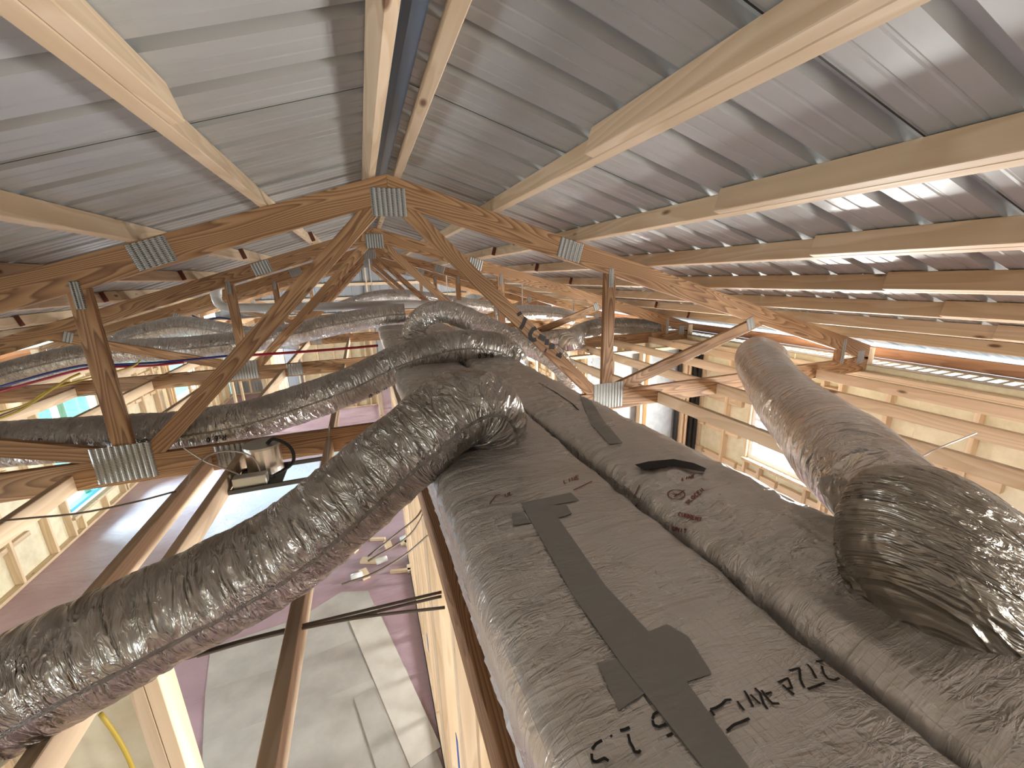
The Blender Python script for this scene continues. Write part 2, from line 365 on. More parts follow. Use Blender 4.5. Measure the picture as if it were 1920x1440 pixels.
def text_lines(s, o, ux, uy, adv=1.15):
    "stroke letters: origin o, pixel vectors ux (one letter wide) and uy (one letter high)"
    out = []
    for i, ch in enumerate(s):
        for ln in FONT.get(ch, []):
            out.append([(o[0]+(i*adv+a)*ux[0]+b*uy[0], o[1]+(i*adv+a)*ux[1]+b*uy[1]) for a, b in ln])
    return out
ORD = ['first', 'second', 'third', 'fourth', 'fifth', 'sixth', 'seventh', 'eighth', 'ninth', 'tenth', 'eleventh', 'twelfth']

# ---------------------------------------------------------------- the building's sizes
ZA, SL = 4.03, .2957                       # apex of the trusses, roof slope
TY = [2.58+2.474*k for k in range(5)]      # front faces of the trusses
CT, CB = 2.586, 2.438                      # bottom chord, top and bottom
TH = math.atan(SL); YE = 15.0
def zroof(x, h=0): return ZA-SL*abs(x)+h/math.cos(TH)

# floor, ground
fl = mesh('floor', boxv(-4.55, 4.55, -4.0, YE, -.1, 0), BOXF, FLOOR); fl['kind'] = 'structure'
gr = mesh('ground', boxv(0, 40, -40, 55, -.5, -.12), BOXF, GROUND); gr['kind'] = 'structure'
gr = mesh('lawn', boxv(-40, 0, -40, 55, -.5, -.12), BOXF, LAWN); gr['kind'] = 'structure'

# roof: ribbed sheets, each 0.9144 wide
def sheet_profile(y0):
    R = .2286; p = []
    for k in range(4):
        c = k*R
        p += [(c-.028, 0), (c-.017, .030), (c+.017, .030), (c+.028, 0)]
        for m in (.085, .145): p += [(c+m-.008, 0), (c+m-.003, .0025), (c+m+.003, .0025), (c+m+.008, 0)]
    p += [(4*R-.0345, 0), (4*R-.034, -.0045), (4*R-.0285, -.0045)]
    return [(y0+a, b) for a, b in p]
for side, sg in (('left', -1), ('right', 1)):
    root = empty('roof_'+side, (sg*2.5, 5, zroof(2.5)), structure=True)
    y = .993-.2286-.9144*5; k = 0; me = None
    while y < YE:
        if me is None:
            v, f = [], []; pr = sheet_profile(0); L0, L1 = .035, 5.25
            for t in (L0, L1):
                for a, b in pr: v.append((sg*(t*math.cos(TH)+b*math.sin(TH)), a, -t*math.sin(TH)+b*math.cos(TH)))
            n = len(pr); f = [(i, i+1, n+i+1, n+i) if sg < 0 else (i+1, i, n+i, n+i+1) for i in range(n-1)]
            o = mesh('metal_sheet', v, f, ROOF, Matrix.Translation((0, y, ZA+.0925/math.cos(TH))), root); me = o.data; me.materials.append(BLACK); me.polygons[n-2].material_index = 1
        else:
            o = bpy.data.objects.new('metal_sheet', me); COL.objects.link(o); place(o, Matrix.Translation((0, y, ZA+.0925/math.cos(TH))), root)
        y += .9144; k += 1
v = []; prf = [(-.17, -.022), (-.165, -.012), (-.012, .036), (.012, .036), (.165, -.012), (.17, -.022)]
for yy in (-4.1, YE+.1): v += [(a, yy, ZA+.118+b) for a, b in prf]
rc = mesh('ridge_cap', v, [(i, i+1, 7+i, 6+i) for i in range(5)], RIDGE); tag(rc, 'dark blue-grey metal ridge cap seen between the two ridge purlins', 'ridge cap')

# purlins: 2x4 boards on edge, lapped side by side
def purlin(sg, t, y0, y1, k, row, part):
    "t: distance down the slope of the lower edge of the pair of boards; k: 0 lower board, 1 upper board"
    tt = t-.019-.038*k; c = Vector((sg*tt*math.cos(TH), 0, ZA-tt*math.sin(TH))); n = Vector((sg*math.sin(TH), 0, math.cos(TH)))
    c += n*.0445; side = 'right' if sg > 0 else 'left'
    o = board('purlin', (c.x, y0, c.z), (c.x, y1, c.z), .0375, .089, W_PALE, None, n)
    tag(o, f'pale purlin, {ORD[row]} row below the ridge on the {side} slope, {part}', 'purlin', 'roof purlins')
    if part in ('beyond the red end',) or part.startswith('far'):
        e = board('painted_end', (c.x, y0-.002, c.z), (c.x, y0, c.z), .037, .088, W_RED, o, n, 0)
rows = [.105] + [.675+.607*i for i in range(7)]
red = {(-1, 1): 4.75, (-1, 2): 4.55, (-1, 3): 4.8, (1, 2): 4.4, (1, 3): 4.6, (1, 4): 4.85}
for sg in (-1, 1):
    for i, t in enumerate(rows):
        j = random.uniform(-.12, .12)
        if i == 0:
            t0 = .08 if sg > 0 else .10
            purlin(sg, t0, -3.9, 5.3, 0, i, 'near length'); purlin(sg, t0, 5.3, 10.2, 0, i, 'middle length'); purlin(sg, t0, 10.2, YE, 0, i, 'end length by the gable'); continue
        purlin(sg, t, -3.9, 1.39+(j*.1), 1, i, 'near length to the lap')
        purlin(sg, t, -.4, 5.6+j, 0, i, 'over the first truss')
        y3 = red.get((sg, i), 4.7+j)
        purlin(sg, t, y3, 10.5+j, 1, i, 'beyond the red end')
        purlin(sg, t, 9.6+j, YE, 0, i, 'far end by the gable')

# eaves: outer board, slotted soffit, heel posts
for side, sg in (('left', -1), ('right', 1)):
    o = board('fascia_board', (sg*4.95, -3.9, 2.562), (sg*4.95, YE, 2.562), .038, .11, W_FASCIA); tag(o, f'orange-brown fascia board along the {side} eave behind the slotted soffit', 'fascia board')
    sf = empty('vented_soffit', (sg*4.75, 7, 2.50), f'beige soffit with a row of bright slots along the {side} eave', 'soffit', 'eave soffits')
    for a, b in ((4.50, 4.60), (4.80, 4.94)): box('soffit_strip', min(sg*a, sg*b), max(sg*a, sg*b), -1.2, YE, 2.497, 2.503, SOFFIT, sf)
    me = None; y = -1.2
    while y < 9.0:
        if me is None: o = box('soffit_bar', -.1, .1, -.016, .016, -.003, .003, SOFFIT, sf); me = o.data; place(o, Matrix.Translation((sg*4.70, y, 2.5)), sf)
        else: o = bpy.data.objects.new('soffit_bar', me); COL.objects.link(o); place(o, Matrix.Translation((sg*4.70, y, 2.5)), sf)
        y += .093
    for i, ty in enumerate(TY):
        o = board('eave_post', (sg*4.56, ty+.08, .0), (sg*4.56, ty+.08, zroof(4.56)-.02), .09, .14, W_STUD, None, (0, 1, 0)); tag(o, f'square timber post under the {side} heel of the {ORD[i]} truss', 'post', 'wall posts')

# ---------------------------------------------------------------- roof trusses
def plate(cx, cz, wd, ht, y, ang, parent, label=None):
    n = max(3, round(wd/.027)); p = wd/n; v = []; f = []; xs = []
    for i in range(n): xs += [(-wd/2+i*p, 0), (-wd/2+i*p+p*.30, -.0035), (-wd/2+i*p+p*.68, -.0035)]
    xs.append((wd/2, 0))
    for z in (-ht/2, ht/2):
        for x, d in xs: v.append((x, d-.0015, z))
    m = len(xs); f = [(i, i+1, m+i+1, m+i) for i in range(m-1)]
    b = len(v); v += [(-wd/2, 0, -ht/2), (wd/2, 0, -ht/2), (wd/2, 0, ht/2), (-wd/2, 0, ht/2)]; f += [(0, m, b+3, b), (m-1, b+1, b+2, 2*m-1)]
    ca, sa = math.cos(ang), math.sin(ang)
    return mesh('nail_plate', v, f, PLATE, Matrix(((ca, 0, -sa, cx), (0, 1, 0, y), (sa, 0, ca, cz), (0, 0, 0, 1))), parent)
D, HC, XE = 1.474, .14, 4.50
vd = HC*math.sqrt(1+SL*SL)
def rect_along(p, q, wd, ext=.4):
    dx, dz = q[0]-p[0], q[1]-p[1]; L = math.hypot(dx, dz); dx /= L; dz /= L; nx, nz = -dz*wd/2, dx*wd/2
    a = (p[0]-dx*ext, p[1]-dz*ext); b = (q[0]+dx*ext, q[1]+dz*ext)
    return [(a[0]+nx, a[1]+nz), (b[0]+nx, b[1]+nz), (b[0]-nx, b[1]-nz), (a[0]-nx, a[1]-nz)], math.atan2(dz, dx)
def truss(y, label):
    root = empty('roof_truss', (0, y, CB), label, 'roof truss', 'roof trusses'); y0, y1 = y, y+.038; W = {}
    for sg in (-1, 1):
        p = [(0, ZA), (sg*XE, ZA-SL*XE), (sg*XE, ZA-SL*XE-vd), (0, ZA-vd)]
        W['top', sg] = prism('top_chord', p, y0, y1, -sg*TH, W_TRUSS, root)
    prism('bottom_chord', [(-XE, CB), (XE, CB), (XE, CT), (-XE, CT)], y0, y1, 0, W_TRUSS, root)
    for sg in (-1, 1):
        roofn = (sg*SL, 1.0, ZA-vd)    # under the top chord: z <= ZA-vd-SL*|x|
        post = [(sg*D-.0445, 0), (sg*D+.0445, 0), (sg*D+.0445, 9), (sg*D-.0445, 9)]
        post = clip(clip(post, (sg*SL, 1), ZA-vd), (0, -1), -CT)
        W['post', sg] = prism('web', post, y0+.001, y1-.001, math.pi/2, W_TRUSS, root)
        r, a = rect_along((sg*.09, ZA-.18), (sg*(D-.11), CT), .089); r = clip(clip(clip(r, (sg*SL, 1), ZA-vd), (0, -1), -CT), (-sg, 0), -.004); r = clip(r, (sg, 0), D-.046)
        W['king', sg] = prism('web', r, y0+.001, y1-.001, a, W_TRUSS, root)
        r, a = rect_along((sg*(D+.10), CT+.02), (sg*2.93, ZA-vd-SL*2.93), .089); r = clip(clip(clip(r, (sg*SL, 1), ZA-vd), (0, -1), -CT), (-sg, 0), -(D+.046))
        W['out', sg] = prism('web', r, y0+.001, y1-.001, a, W_TRUSS, root)
        h = [(sg*4.07-.0445, 0), (sg*4.07+.0445, 0), (sg*4.07+.0445, 9), (sg*4.07-.0445, 9)]; h = clip(clip(h, (sg*SL, 1), ZA-vd), (0, -1), -CT)
        prism('heel_web', h, y0+.001, y1-.001, math.pi/2, W_TRUSS, root)
    for sg in (-1, 1):
        plate(sg*1.15, zroof(1.15)-vd/2, .175, .125, y0, -sg*TH, root)
        plate(sg*D+sg*.012, CT-.028, .26, .20, y0, 0, root)
        plate(sg*1.478, zroof(1.478)-vd-.02, .04, .13, y0, 0, root)
        plate(sg*2.86, zroof(2.86)-vd-.02, .075, .10, y0, sg*.38, root)
        plate(sg*4.11, 2.67, .045, .24, y0, 0, root); plate(sg*4.38, 2.59, .10, .13, y0, 0, root)
    plate(0, ZA-.148, .19, .15, y0, 0, root)
    if y < 8: plate(-1.0, CT-.07, .16, .13, y0, 0, root)
    return root, W
TL = ['first roof truss with dark brown chords, crossing in front of the foil ducts', 'second roof truss, behind the first one and over the duct end', 'third roof truss, one bay beyond the duct end',
      'fourth roof truss, two bays before the gable wall', 'fifth roof truss, last before the gable wall']
T = [truss(y, l) for y, l in zip(TY, TL)]
# marker writing on the web of the first truss
bv = bvh(T[0][1]['king', 1])
def zz(l, ox, oy, s): return [(ox+a/s, oy+b/s) for a, b in l]
mk = [([(135, 285), (168, 345)], .035), ([(285, 392), (230, 540), (168, 632)], .028), ([(522, 598), (430, 640), (370, 740), (385, 830), (450, 862), (505, 842)], .028), ([(655, 740), (595, 860)], .055),
      ([(650, 735), (735, 790), (715, 965)], .032), ([(838, 880), (820, 1050)], .045), ([(680, 1068), (712, 1082)], .028), ([(1042, 1082), (1005, 1145), (960, 1195)], .026), ([(985, 1160), (955, 1215)], .048)]
for l, wd in mk: strokes('letter', bv, [(zz(l, 960, 560, 11.08), wd)], .03, INK, T[0][0], .0012, 1.0)

# ---------------------------------------------------------------- ceiling joists (2x4, between the bottom chords)
JX = [-4.14, -3.55, -2.94, -2.33, -1.725, -1.12, -.49, 1.965, 2.575, 3.18, 3.79]
bays = [(.15, 2.58), (2.618, 5.054), (5.092, 7.528), (7.566, 10.0), (10.04, 12.476)]
bn = ['first bay before the first truss', 'second bay behind the first truss', 'third bay', 'fourth bay', 'fifth bay']
for b, (y0, y1) in enumerate(bays):
    for i, x in enumerate(JX):
        side = 'left' if x < 0 else 'right'; n = [q for q in JX if (q < 0) == (x < 0)]; n = sorted(n, key=abs).index(x)
        o = board('ceiling_joist', (x, y0, CB+.0445), (x, y1, CB+.0445), .038, .089, W_PALE); tag(o, f'pale ceiling joist, {ORD[n]} one {side} of the duct, {bn[b]}', 'joist', 'ceiling joists')
o = board('ceiling_joist', (-.955, .15, CB+.0445), (-.955, 2.58, CB+.0445), .038, .089, W_PALE); tag(o, 'extra ceiling joist holding the recessed light, close beside its neighbour', 'joist', 'ceiling joists')
o = board('ceiling_beam', (-.038, -.4, CB+.074), (-.038, 2.58, CB+.074), .038, .148, W_TRUSS); tag(o, 'dark brown beam lying tight along the wrapped duct over the stud wall', 'beam')
o = board('ceiling_joist', (1.355, 2.62, CB+.0445), (1.355, 5.05, CB+.0445), .038, .089, W_PALE); tag(o, 'ceiling joist close beside the wide wrapped duct, second bay', 'joist', 'ceiling joists')

# ---------------------------------------------------------------- walls
def stud(parent, x, y, z0=.04, z1=2.40, alongx=False, wd=.038, dp=.089, mat=None):
    return board('stud', (x, y, z0), (x, y, z1), wd if alongx else dp, dp if alongx else wd, mat or W_STUD, parent, (0, 1, 0), .0015)
def window(idx, x, y0, y1, z0, z1, sg, film=False):
    r = empty(f'window_{idx}', (x, (y0+y1)/2, z0), structure=True); m = VINYL
    for a, b, c, d in ((y0, y1, z0, z0+.055), (y0, y1, z1-.055, z1), (y0, y0+.055, z0+.055, z1-.055), (y1-.055, y1, z0+.055, z1-.055), (y0+.055, y1-.055, (z0+z1)/2-.02, (z0+z1)/2+.02)):
        box('window_frame', x-.04, x+.04, a, b, c, d, m, r)
    if film: box('window_frame', x-.05, x-.04*0+.055, y0+.055, y1-.055, z0+.055, z0+.10, BLUEF, r)
    box('pane', x-.004, x+.004, y0+.05, y1-.05, z0+.05, z1-.05, GLASS_T if film else GLASS, r)
    box('window_sill', min(x, x-sg*.12), max(x, x-sg*.12), y0-.03, y1+.03, z0-.04, z0, W_STUD, r)
wins = {'left': [(6.98, 8.30, .32, 2.02, True), (11.0, 12.3, .9, 2.0, False), (1.8, 3.0, .9, 2.0, False), (-2.2, -1.0, .9, 2.0, False)],  # last one is an unseen window, added to let fill light in
        'right': [(2.75, 3.72, 1.02, 2.12, False), (6.8, 8.0, 1.0, 2.1, False), (10.8, 12.0, 1.0, 2.1, False), (-.3, .9, 1.0, 2.1, False), (-3.0, -1.8, 1.0, 2.1, False)]}  # last opening is unseen too, put in for the added fill lamp
wi = 1
for side, sg in (('left', -1), ('right', 1)):
    root = empty('wall_'+side, (sg*4.45, 7, 0), structure=True); xi = sg*4.40; xo = sg*4.50
    ws = wins[side]
    for y0, y1, z0, z1, film in ws: window(wi, sg*4.49, y0, y1, z0, z1, sg, film); wi += 1
    ys = -4.0
    while ys < YE:                                   # sheathing panels, cut round the windows
        ye = min(ys+1.22, YE); cuts = [q for q in ws if q[0] < ye and q[1] > ys]
        segs = [(ys, ye, 0, 2.496)]
        for y0, y1, z0, z1, _ in cuts:
            new = []
            for a, b, c, d in segs:
                if y0 >= b or y1 <= a: new.append((a, b, c, d)); continue
                if a < y0: new.append((a, y0, c, d))
                if b > y1: new.append((y1, b, c, d))
                m0, m1 = max(a, y0), min(b, y1); new += [(m0, m1, c, z0), (m0, m1, z1, d)]
            segs = new
        for a, b, c, d in segs:
            if b-a > .01: box('sheathing_panel', min(xo, xo+sg*.012), max(xo, xo+sg*.012), a+.002, b-.002, c, d, SHEATH, root)
        ys += 1.22
    for z in (.02, 2.42, 2.38): board('wall_plate', (sg*4.455, -4.0, z), (sg*4.455, YE, z), .089, .038, W_STUD, root, (0, 0, 1), .0015)
    ys = -3.8
    allw = [q for q in ws]
    while ys < YE:
        hitw = [q for q in allw if q[0]-.02 < ys < q[1]+.02]
        if hitw:
            q = hitw[0]; stud(root, sg*4.455, ys, .04, q[2]-.04); stud(root, sg*4.455, ys, q[3]+.09, 2.36)
        else: stud(root, sg*4.455, ys, .04, 2.36)
        ys += .61
    for y0, y1, z0, z1, _ in allw:
        for y in (y0-.02, y1+.02): stud(root, sg*4.455, y, .04, 2.36)
        board('header', (sg*4.455, y0, z1+.045), (sg*4.455, y1, z1+.045), .089, .089, W_STUD, root, (0, 0, 1), .0015)
    for z in (.52, 1.35, 1.78) if side == 'left' else (.8, 1.25, 1.7, 2.1):
        yy = -1.0
        while yy < YE-.6:
            if not any(q[0]-.1 < yy+.6 and q[1]+.1 > yy and q[2]-.1 < z < q[3]+.1 for q in allw):
                board('girt', (sg*4.47, yy+.02, z), (sg*4.47, yy+.59, z), .06, .089 if side == 'right' else .06, W_STUD, root, (0, 0, 1), .0015)
            yy += .61
# gable wall at the far end
root = empty('wall_far', (0, YE, 0), structure=True)
for i in range(30):
    x0 = -4.5+i*.3; zt = min(zroof(x0), zroof(x0+.3))+.08; c = x0+.15
    v = [(x0, 0, 0), (x0+.11, 0, 0), (x0+.125, -.02, 0), (x0+.175, -.02, 0), (x0+.19, 0, 0), (x0+.3, 0, 0)]; n = len(v)
    vv = [(a, b, 0.0) for a, b, _ in v]+[(a, b, zroof(a)+.09) for a, b, _ in v]
    mesh('siding_panel', vv, [(k, k+1, n+k+1, n+k) for k in range(n-1)], SIDING, Matrix.Translation((0, YE+.05, 0)), root)
for i in range(19):
    x = -4.4+i*.489; stud(root, x, YE-.05, .04, min(2.4, zroof(x)), True)
for z in (.02, 2.42): board('wall_plate', (-4.5, YE-.05, z), (4.5, YE-.05, z), .089, .038, W_STUD, root, (0, 0, 1), .0015)
for z in (2.9, 3.35): board('girt', (-(ZA-z)/SL, YE-.03, z), ((ZA-z)/SL, YE-.03, z), .038, .09, W_STUD, root, (0, 0, 1), .0015)
stud(root, 0, YE-.05, 2.44, ZA-.1, True)
root = empty('wall_near', (0, -4, 0), structure=True)
box('sheathing_panel', -4.55, 4.55, -4.06, -4.04, 0, 2.7, SHEATH, root); box('siding_panel', -4.55, 4.55, -4.06, -4.04, 2.7, 4.1, SIDING, root)
for i in range(16): stud(root, -4.4+i*.58, -4.0, .04, 2.4, True)
# partition under the duct
root = empty('wall_middle', (.03, 2, 0), structure=True)
for z in (.02, 2.418, 2.378): board('wall_plate', (.028, -.4, z), (.028, 4.75, z), .089, .038, W_STUD, root, (0, 0, 1), .0015)
for y in [.2, .55, .95, 1.3, 1.34, 1.75, 2.05, 2.09, 2.13, 2.17, 2.21, 2.65, 3.05, 3.45, 3.49, 3.85, 4.25, 4.60, 4.64, 4.68, 4.72]: stud(root, .028, y, .04, 2.36)
for px, py, hh in ((802, 1205, .15), (859, 1415, .22)):
    p = at(px, py, X=-.018); box('tape_flag', -.0195, -.017, p.y-.022, p.y+.022, p.z-hh/2, p.z+hh/2, BLUE, root)
box('trim_strip', -.022, -.016, -.4, 4.75, 0, .035, BLACK, root)
# partition crossing beneath the big flexible duct
root = empty('wall_cross', (-2.4, 1.345, 0), structure=True)
for z in (.02, 2.418): board('wall_plate', (-4.4, 1.345, z), (-.92, 1.345, z), .089, .038, W_STUD, root, (0, 0, 1), .0015)
for x in (-.94, -.98, -1.38, -1.7, -2.1, -2.5, -2.9, -3.3, -3.7, -4.1): stud(root, x, 1.345, .04, 2.40, True)
box('sheathing_panel', -4.4, -.96, 1.392, 1.404, .03, 2.43, SHEATH, root)
# partitions further back
def partition(name, x0, x1, y, zs=True, gap=.4, back=None, mat=None):
    r = empty(name, ((x0+x1)/2, y, 0), structure=True)
    for z in (.02, 2.418): board('wall_plate', (x0, y, z), (x1, y, z), .089, .038, W_STUD, r, (0, 0, 1), .0015)
    x = x0+.02
    while x < x1: stud(r, x, y, .04, 2.40, True); x += gap
    stud(r, x1-.02, y, .04, 2.40, True)
    if back: box('wall_panel', x0, x1, y+.05, y+.062, .03, 2.43, back, r)
    return r
def partition_y(name, x, y0, y1, gap=.4, back=None):
    r = empty(name, (x, (y0+y1)/2, 0), structure=True)
    for z in (.02, 2.418): board('wall_plate', (x, y0, z), (x, y1, z), .089, .038, W_STUD, r, (0, 0, 1), .0015)
    y = y0+.02
    while y < y1: stud(r, x, y, .04, 2.40); y += gap
    stud(r, x, y1-.02, .04, 2.40)
    if back: box('wall_panel', x+.05, x+.062, y0, y1, .03, 2.43, back, r)
    return r
partition('wall_back_room', -4.4, -3.0, 10.6); partition_y('wall_hall', -2.55, 10.6, 13.2)
partition('wall_closet', -1.9, -.1, 11.9, back=SHEATH); partition_y('wall_bath', -.05, 10.6, 14.9)
partition('wall_bedroom', 1.3, 4.35, 8.3); partition_y('wall_closet_side', 1.7, 5.1, 8.2); partition('wall_far_bedroom', .4, 4.35, 11.4, back=SHEATH)
r = empty('wall_grey', (3.4, 4.64, 0), structure=True)          # grey boards and dark pipe covers behind studs on the right
for z in (.02, 2.418): board('wall_plate', (1.9, 4.64, z), (4.4, 4.64, z), .089, .038, W_STUD, r, (0, 0, 1), .0015)
for px in (1150, 1201, 1213, 1279, 1286, 1314): p = at(px, 790, Y=4.6); stud(r, p.x, 4.64, .04, 2.40, True)
for a, b in ((2.6, 3.55), (3.56, 4.38)): box('grey_panel', a, b, 4.70, 4.712, .03, 2.43, GREYB, r)
for px, wd in ((1267, .03), (1294, .03), (1303, .035)):
    p = at(px, 790, Y=4.66); tube('pipe_cover', [(p.x, 4.66, .04), (p.x, 4.66, 1.2), (p.x, 4.66, 2.40)], wd, BLACK, r, 10, .3)

# ---------------------------------------------------------------- insulated supply ducts
def duct(name, prof, y0, y1, label, seed, amp=.010, crumple=None):
    root = empty(name, ((prof[0][0]+prof[-1][0])/2, (y0+y1)/2, CT), label, 'duct', 'wrapped ducts'); P = np.array(prof, float)
    t = np.r_[0, np.cumsum(np.linalg.norm(np.diff(P, axis=0), axis=1))]; nu = 170 if crumple else 110; u = np.linspace(0, t[-1], nu)
    Q = np.stack([np.interp(u, t, P[:, 0]), np.interp(u, t, P[:, 1])], 1)
    for _ in range(3): Q[1:-1] = (Q[:-2]+2*Q[1:-1]+Q[2:])/4
    G = np.gradient(Q, axis=0); Nn = np.stack([-G[:, 1], G[:, 0]], 1); Nn /= np.linalg.norm(Nn, axis=1)[:, None]
    ny = int((y1-y0)/(.0095 if crumple else .014)); ys = np.linspace(y0, y1, ny); uu, yy = np.meshgrid(u, ys, indexing='ij')
    def nz(fu, fy, k): return vnoise(np.stack([uu*fu+k*3.7+seed, yy*fy+k*1.3, np.full_like(uu, k*.77+seed)], -1))
    d = amp*(1.1*nz(2.5, 1.6, 1)+.7*nz(6, 7, 2)+.30*(1-2*np.abs(nz(5, 24, 3)))+.22*(1-2*np.abs(nz(16, 20, 4))))
    if crumple:
        mk_ = np.clip(1-np.abs((yy-crumple[0])/crumple[1]), 0, 1)**.6
        d = d+mk_*(.007*(1-2.4*np.abs(nz(11, 9, 7)))+.0045*(1-2.4*np.abs(nz(26, 22, 8))))
    edge = np.minimum(1, np.minimum(uu, t[-1]-uu)/.08); d = d*edge
    X = Q[:, 0][:, None]+Nn[:, 0][:, None]*d; Z = Q[:, 1][:, None]+Nn[:, 1][:, None]*d
    c = Vector((Q[:, 0].mean(), (y0+y1)/2, Q[:, 1].mean()))
    v = np.stack([X-c.x, yy-c.y, Z-c.z], -1).reshape(-1, 3); f = [(i*ny+j, (i+1)*ny+j, (i+1)*ny+j+1, i*ny+j+1) for i in range(nu-1) for j in range(ny-1)]
    f = [q[::-1] for q in f]
    f += [tuple(i*ny+ny-1 for i in range(nu)), tuple(i*ny for i in range(nu-1, -1, -1))]
    o = mesh('insulation_wrap', v, f, WRAP, Matrix.Translation(c), root, True); return root, o
ZT = ZA-1.12
Aprof = [(.0, CT+.004), (-.035, CT+.12), (-.062, ZT-.05), (-.045, ZT-.008), (0, ZT+.004), (.10, ZT+.010), (.22, ZT+.008), (.360, ZT+.002), (.390, ZT-.014), (.398, ZT-.06), (.385, CT+.10), (.365, CT+.004)]
Bprof = [(.412, CT+.004), (.412, CT+.12), (.407, ZT-.06), (.414, ZT-.014), (.435, ZT+.004), (.56, ZT+.014), (.68, ZT+.008), (.760, ZT-.02), (.805, ZT-.07), (.815, CT+.12), (.79, CT+.004)]
dA, wA = duct('wrapped_duct', Aprof, -.5, 5.25, 'wide foil-wrapped duct with a grey tape strip, running under the trusses', 1)
dB, wB = duct('wrapped_duct', Bprof, -.5, 5.25, 'foil-wrapped duct with red stamps and a black tear, beside the taped duct', 9, .012, (.62, .42))
bA, bB = bvh(wA), bvh(wB)
# torn glass-fibre edge along the lower side of the taped duct
v, f = [], []; rs = np.random.RandomState(5); ny = 230
for j in range(ny):
    y = .0+j*2.45/ny; k = 1 if rs.rand() > .25 else .35
    for (x, z) in ((-.028, CT+.145+.02*rs.rand()), (-.044-.006*rs.rand()*k, CT+.09+.012*rs.rand()), (-.022-.012*rs.rand()*k, CT+.02+.02*rs.rand()), (.004, CT+.01)): v.append((x, y+.004*rs.rand(), z))
f = [(j*4+i, j*4+4+i, j*4+5+i, j*4+1+i) for j in range(ny-1) for i in range(3)]
mesh('torn_fibre_edge', v, f, FIBRE, None, dA)
# tape
tp = [[(978, 947), (1022, 938), (1136, 1102), (1075, 1120)], [(1075, 1120), (1136, 1102), (1228, 1200), (1166, 1250)], [(1166, 1250), (1228, 1200), (1405, 1445), (1320, 1445)]]
for q in tp: patch('tape_strip', bA, q, TAPE, dA, .0035, 12, 30)
for q in ([(960, 964), (980, 962), (996, 982), (962, 987)], [(975, 945), (1070, 925), (1086, 940), (1000, 955)], [(1010, 950), (1062, 948), (1072, 965), (1040, 975)],
          [(1120, 1245), (1180, 1232), (1212, 1300), (1160, 1335)], [(1195, 1195), (1250, 1172), (1290, 1195), (1225, 1235)], [(1225, 1225), (1290, 1195), (1335, 1265), (1262, 1290)]): patch('tape_piece', bA, q, TAPE, dA, .0025, 10, 10)
# stamped dot lettering
L1 = [[(440, 635), (490, 620), (540, 590), (580, 550), (630, 545)], [(440, 640), (480, 690)], [(680, 560), (745, 645)], [(790, 715), (650, 775), (590, 828)], [(745, 465), (780, 520), (825, 610)], [(800, 500), (890, 585)], [(840, 440), (890, 490), (920, 580), (955, 632)],
      [(900, 460), (960, 540), (1000, 580), (1060, 580)], [(940, 495), (995, 480)], [(1050, 392), (1140, 352), (1175, 440), (1130, 450), (1090, 410)], [(1130, 450), (1195, 500)], [(1150, 285), (1240, 260), (1250, 370), (1285, 435)],
      [(1310, 225), (1350, 270), (1395, 355)], [(1318, 452), (1470, 395)], [(1390, 202), (1515, 185)], [(1440, 240), (1460, 310), (1500, 360), (1560, 370), (1600, 350)], [(0, 780), (40, 772)], [(50, 875), (98, 852)]]
L2 = [[(390, 715), (300, 770), (240, 850)], [(235, 915), (240, 1000), (260, 1030), (310, 1040), (430, 985), (490, 1030)], [(515, 640), (540, 665)], [(660, 570), (740, 550), (805, 520)], [(780, 620), (810, 740), (860, 830), (880, 890), (940, 900), (970, 868)],
      [(1225, 290), (1165, 330), (1145, 400)], [(1148, 420), (1170, 490), (1250, 518), (1350, 470)], [(1360, 660), (1450, 612)]]
for l in [zz(l, 1240, 1200, 4.8) for l in L1]+[zz(l, 1080, 1300, 8) for l in L2]: strokes('letter', bA, [l], .0032, INK, dA, .0018, 1.5)
# tear and red stamps on the second duct
tear = [(1190, 876), (1215, 870), (1262, 866), (1300, 873), (1325, 884), (1318, 890), (1285, 880), (1250, 880), (1222, 886), (1208, 887)]
tp = [hit(bB, *p) for p in tear]; tp = [p+n*.009 for p, n in tp if p is not None]; c = sum(tp, Vector())/len(tp)
mesh('tear', [p-c for p in tp]+[Vector((0, 0, 0))], [(i, (i+1) % len(tp), len(tp)) for i in range(len(tp))], BLACK, Matrix.Translation(c), dB)
red_l = text_lines('CURRENT', (1272, 968), (5.6, 1.4), (1, -7)) + text_lines('UL0CEN', (1290, 946), (4.6, -3.8), (-5, -5))
red_l += [[(1268+16*math.cos(a), 928-9*math.sin(a)) for a in np.linspace(0, 6.28, 14)], [(1264, 932), (1284, 920)], [(1262, 926), (1280, 930)], [(1190, 930), (1200, 910)]]
red_l += text_lines('LINE', (1278, 902), (5.5, -1.6), (2, -5)) + text_lines('UNIT', (1262, 994), (6, 1.6), (1, -7))
strokes('stamped_lettering', bB, red_l, .0030, REDINK, dB, .0018, 1.2)
strokes('stamped_lettering', bA, text_lines('LINE', (1058, 908), (6.5, -2.4), (-1, -6))+text_lines('UL', (948, 934), (7, -3), (-1, -7))+[[(1075, 920), (1110, 903)], [(918, 946), (930, 930), (938, 928)]], .0028, REDINK, dA, .0018, 1.2)
for q in ([(1086, 742), (1102, 742), (1132, 790), (1108, 796)], [(1108, 796), (1132, 790), (1168, 832), (1142, 834)]): patch('tape_strip', bB, q, TAPE, dB, .003, 6, 16)
strokes('wrap_seam', bB, [[(1010, 718), (1040, 735), (1072, 757), (1085, 770)]], .006, BLACK, dB, .002, 2)

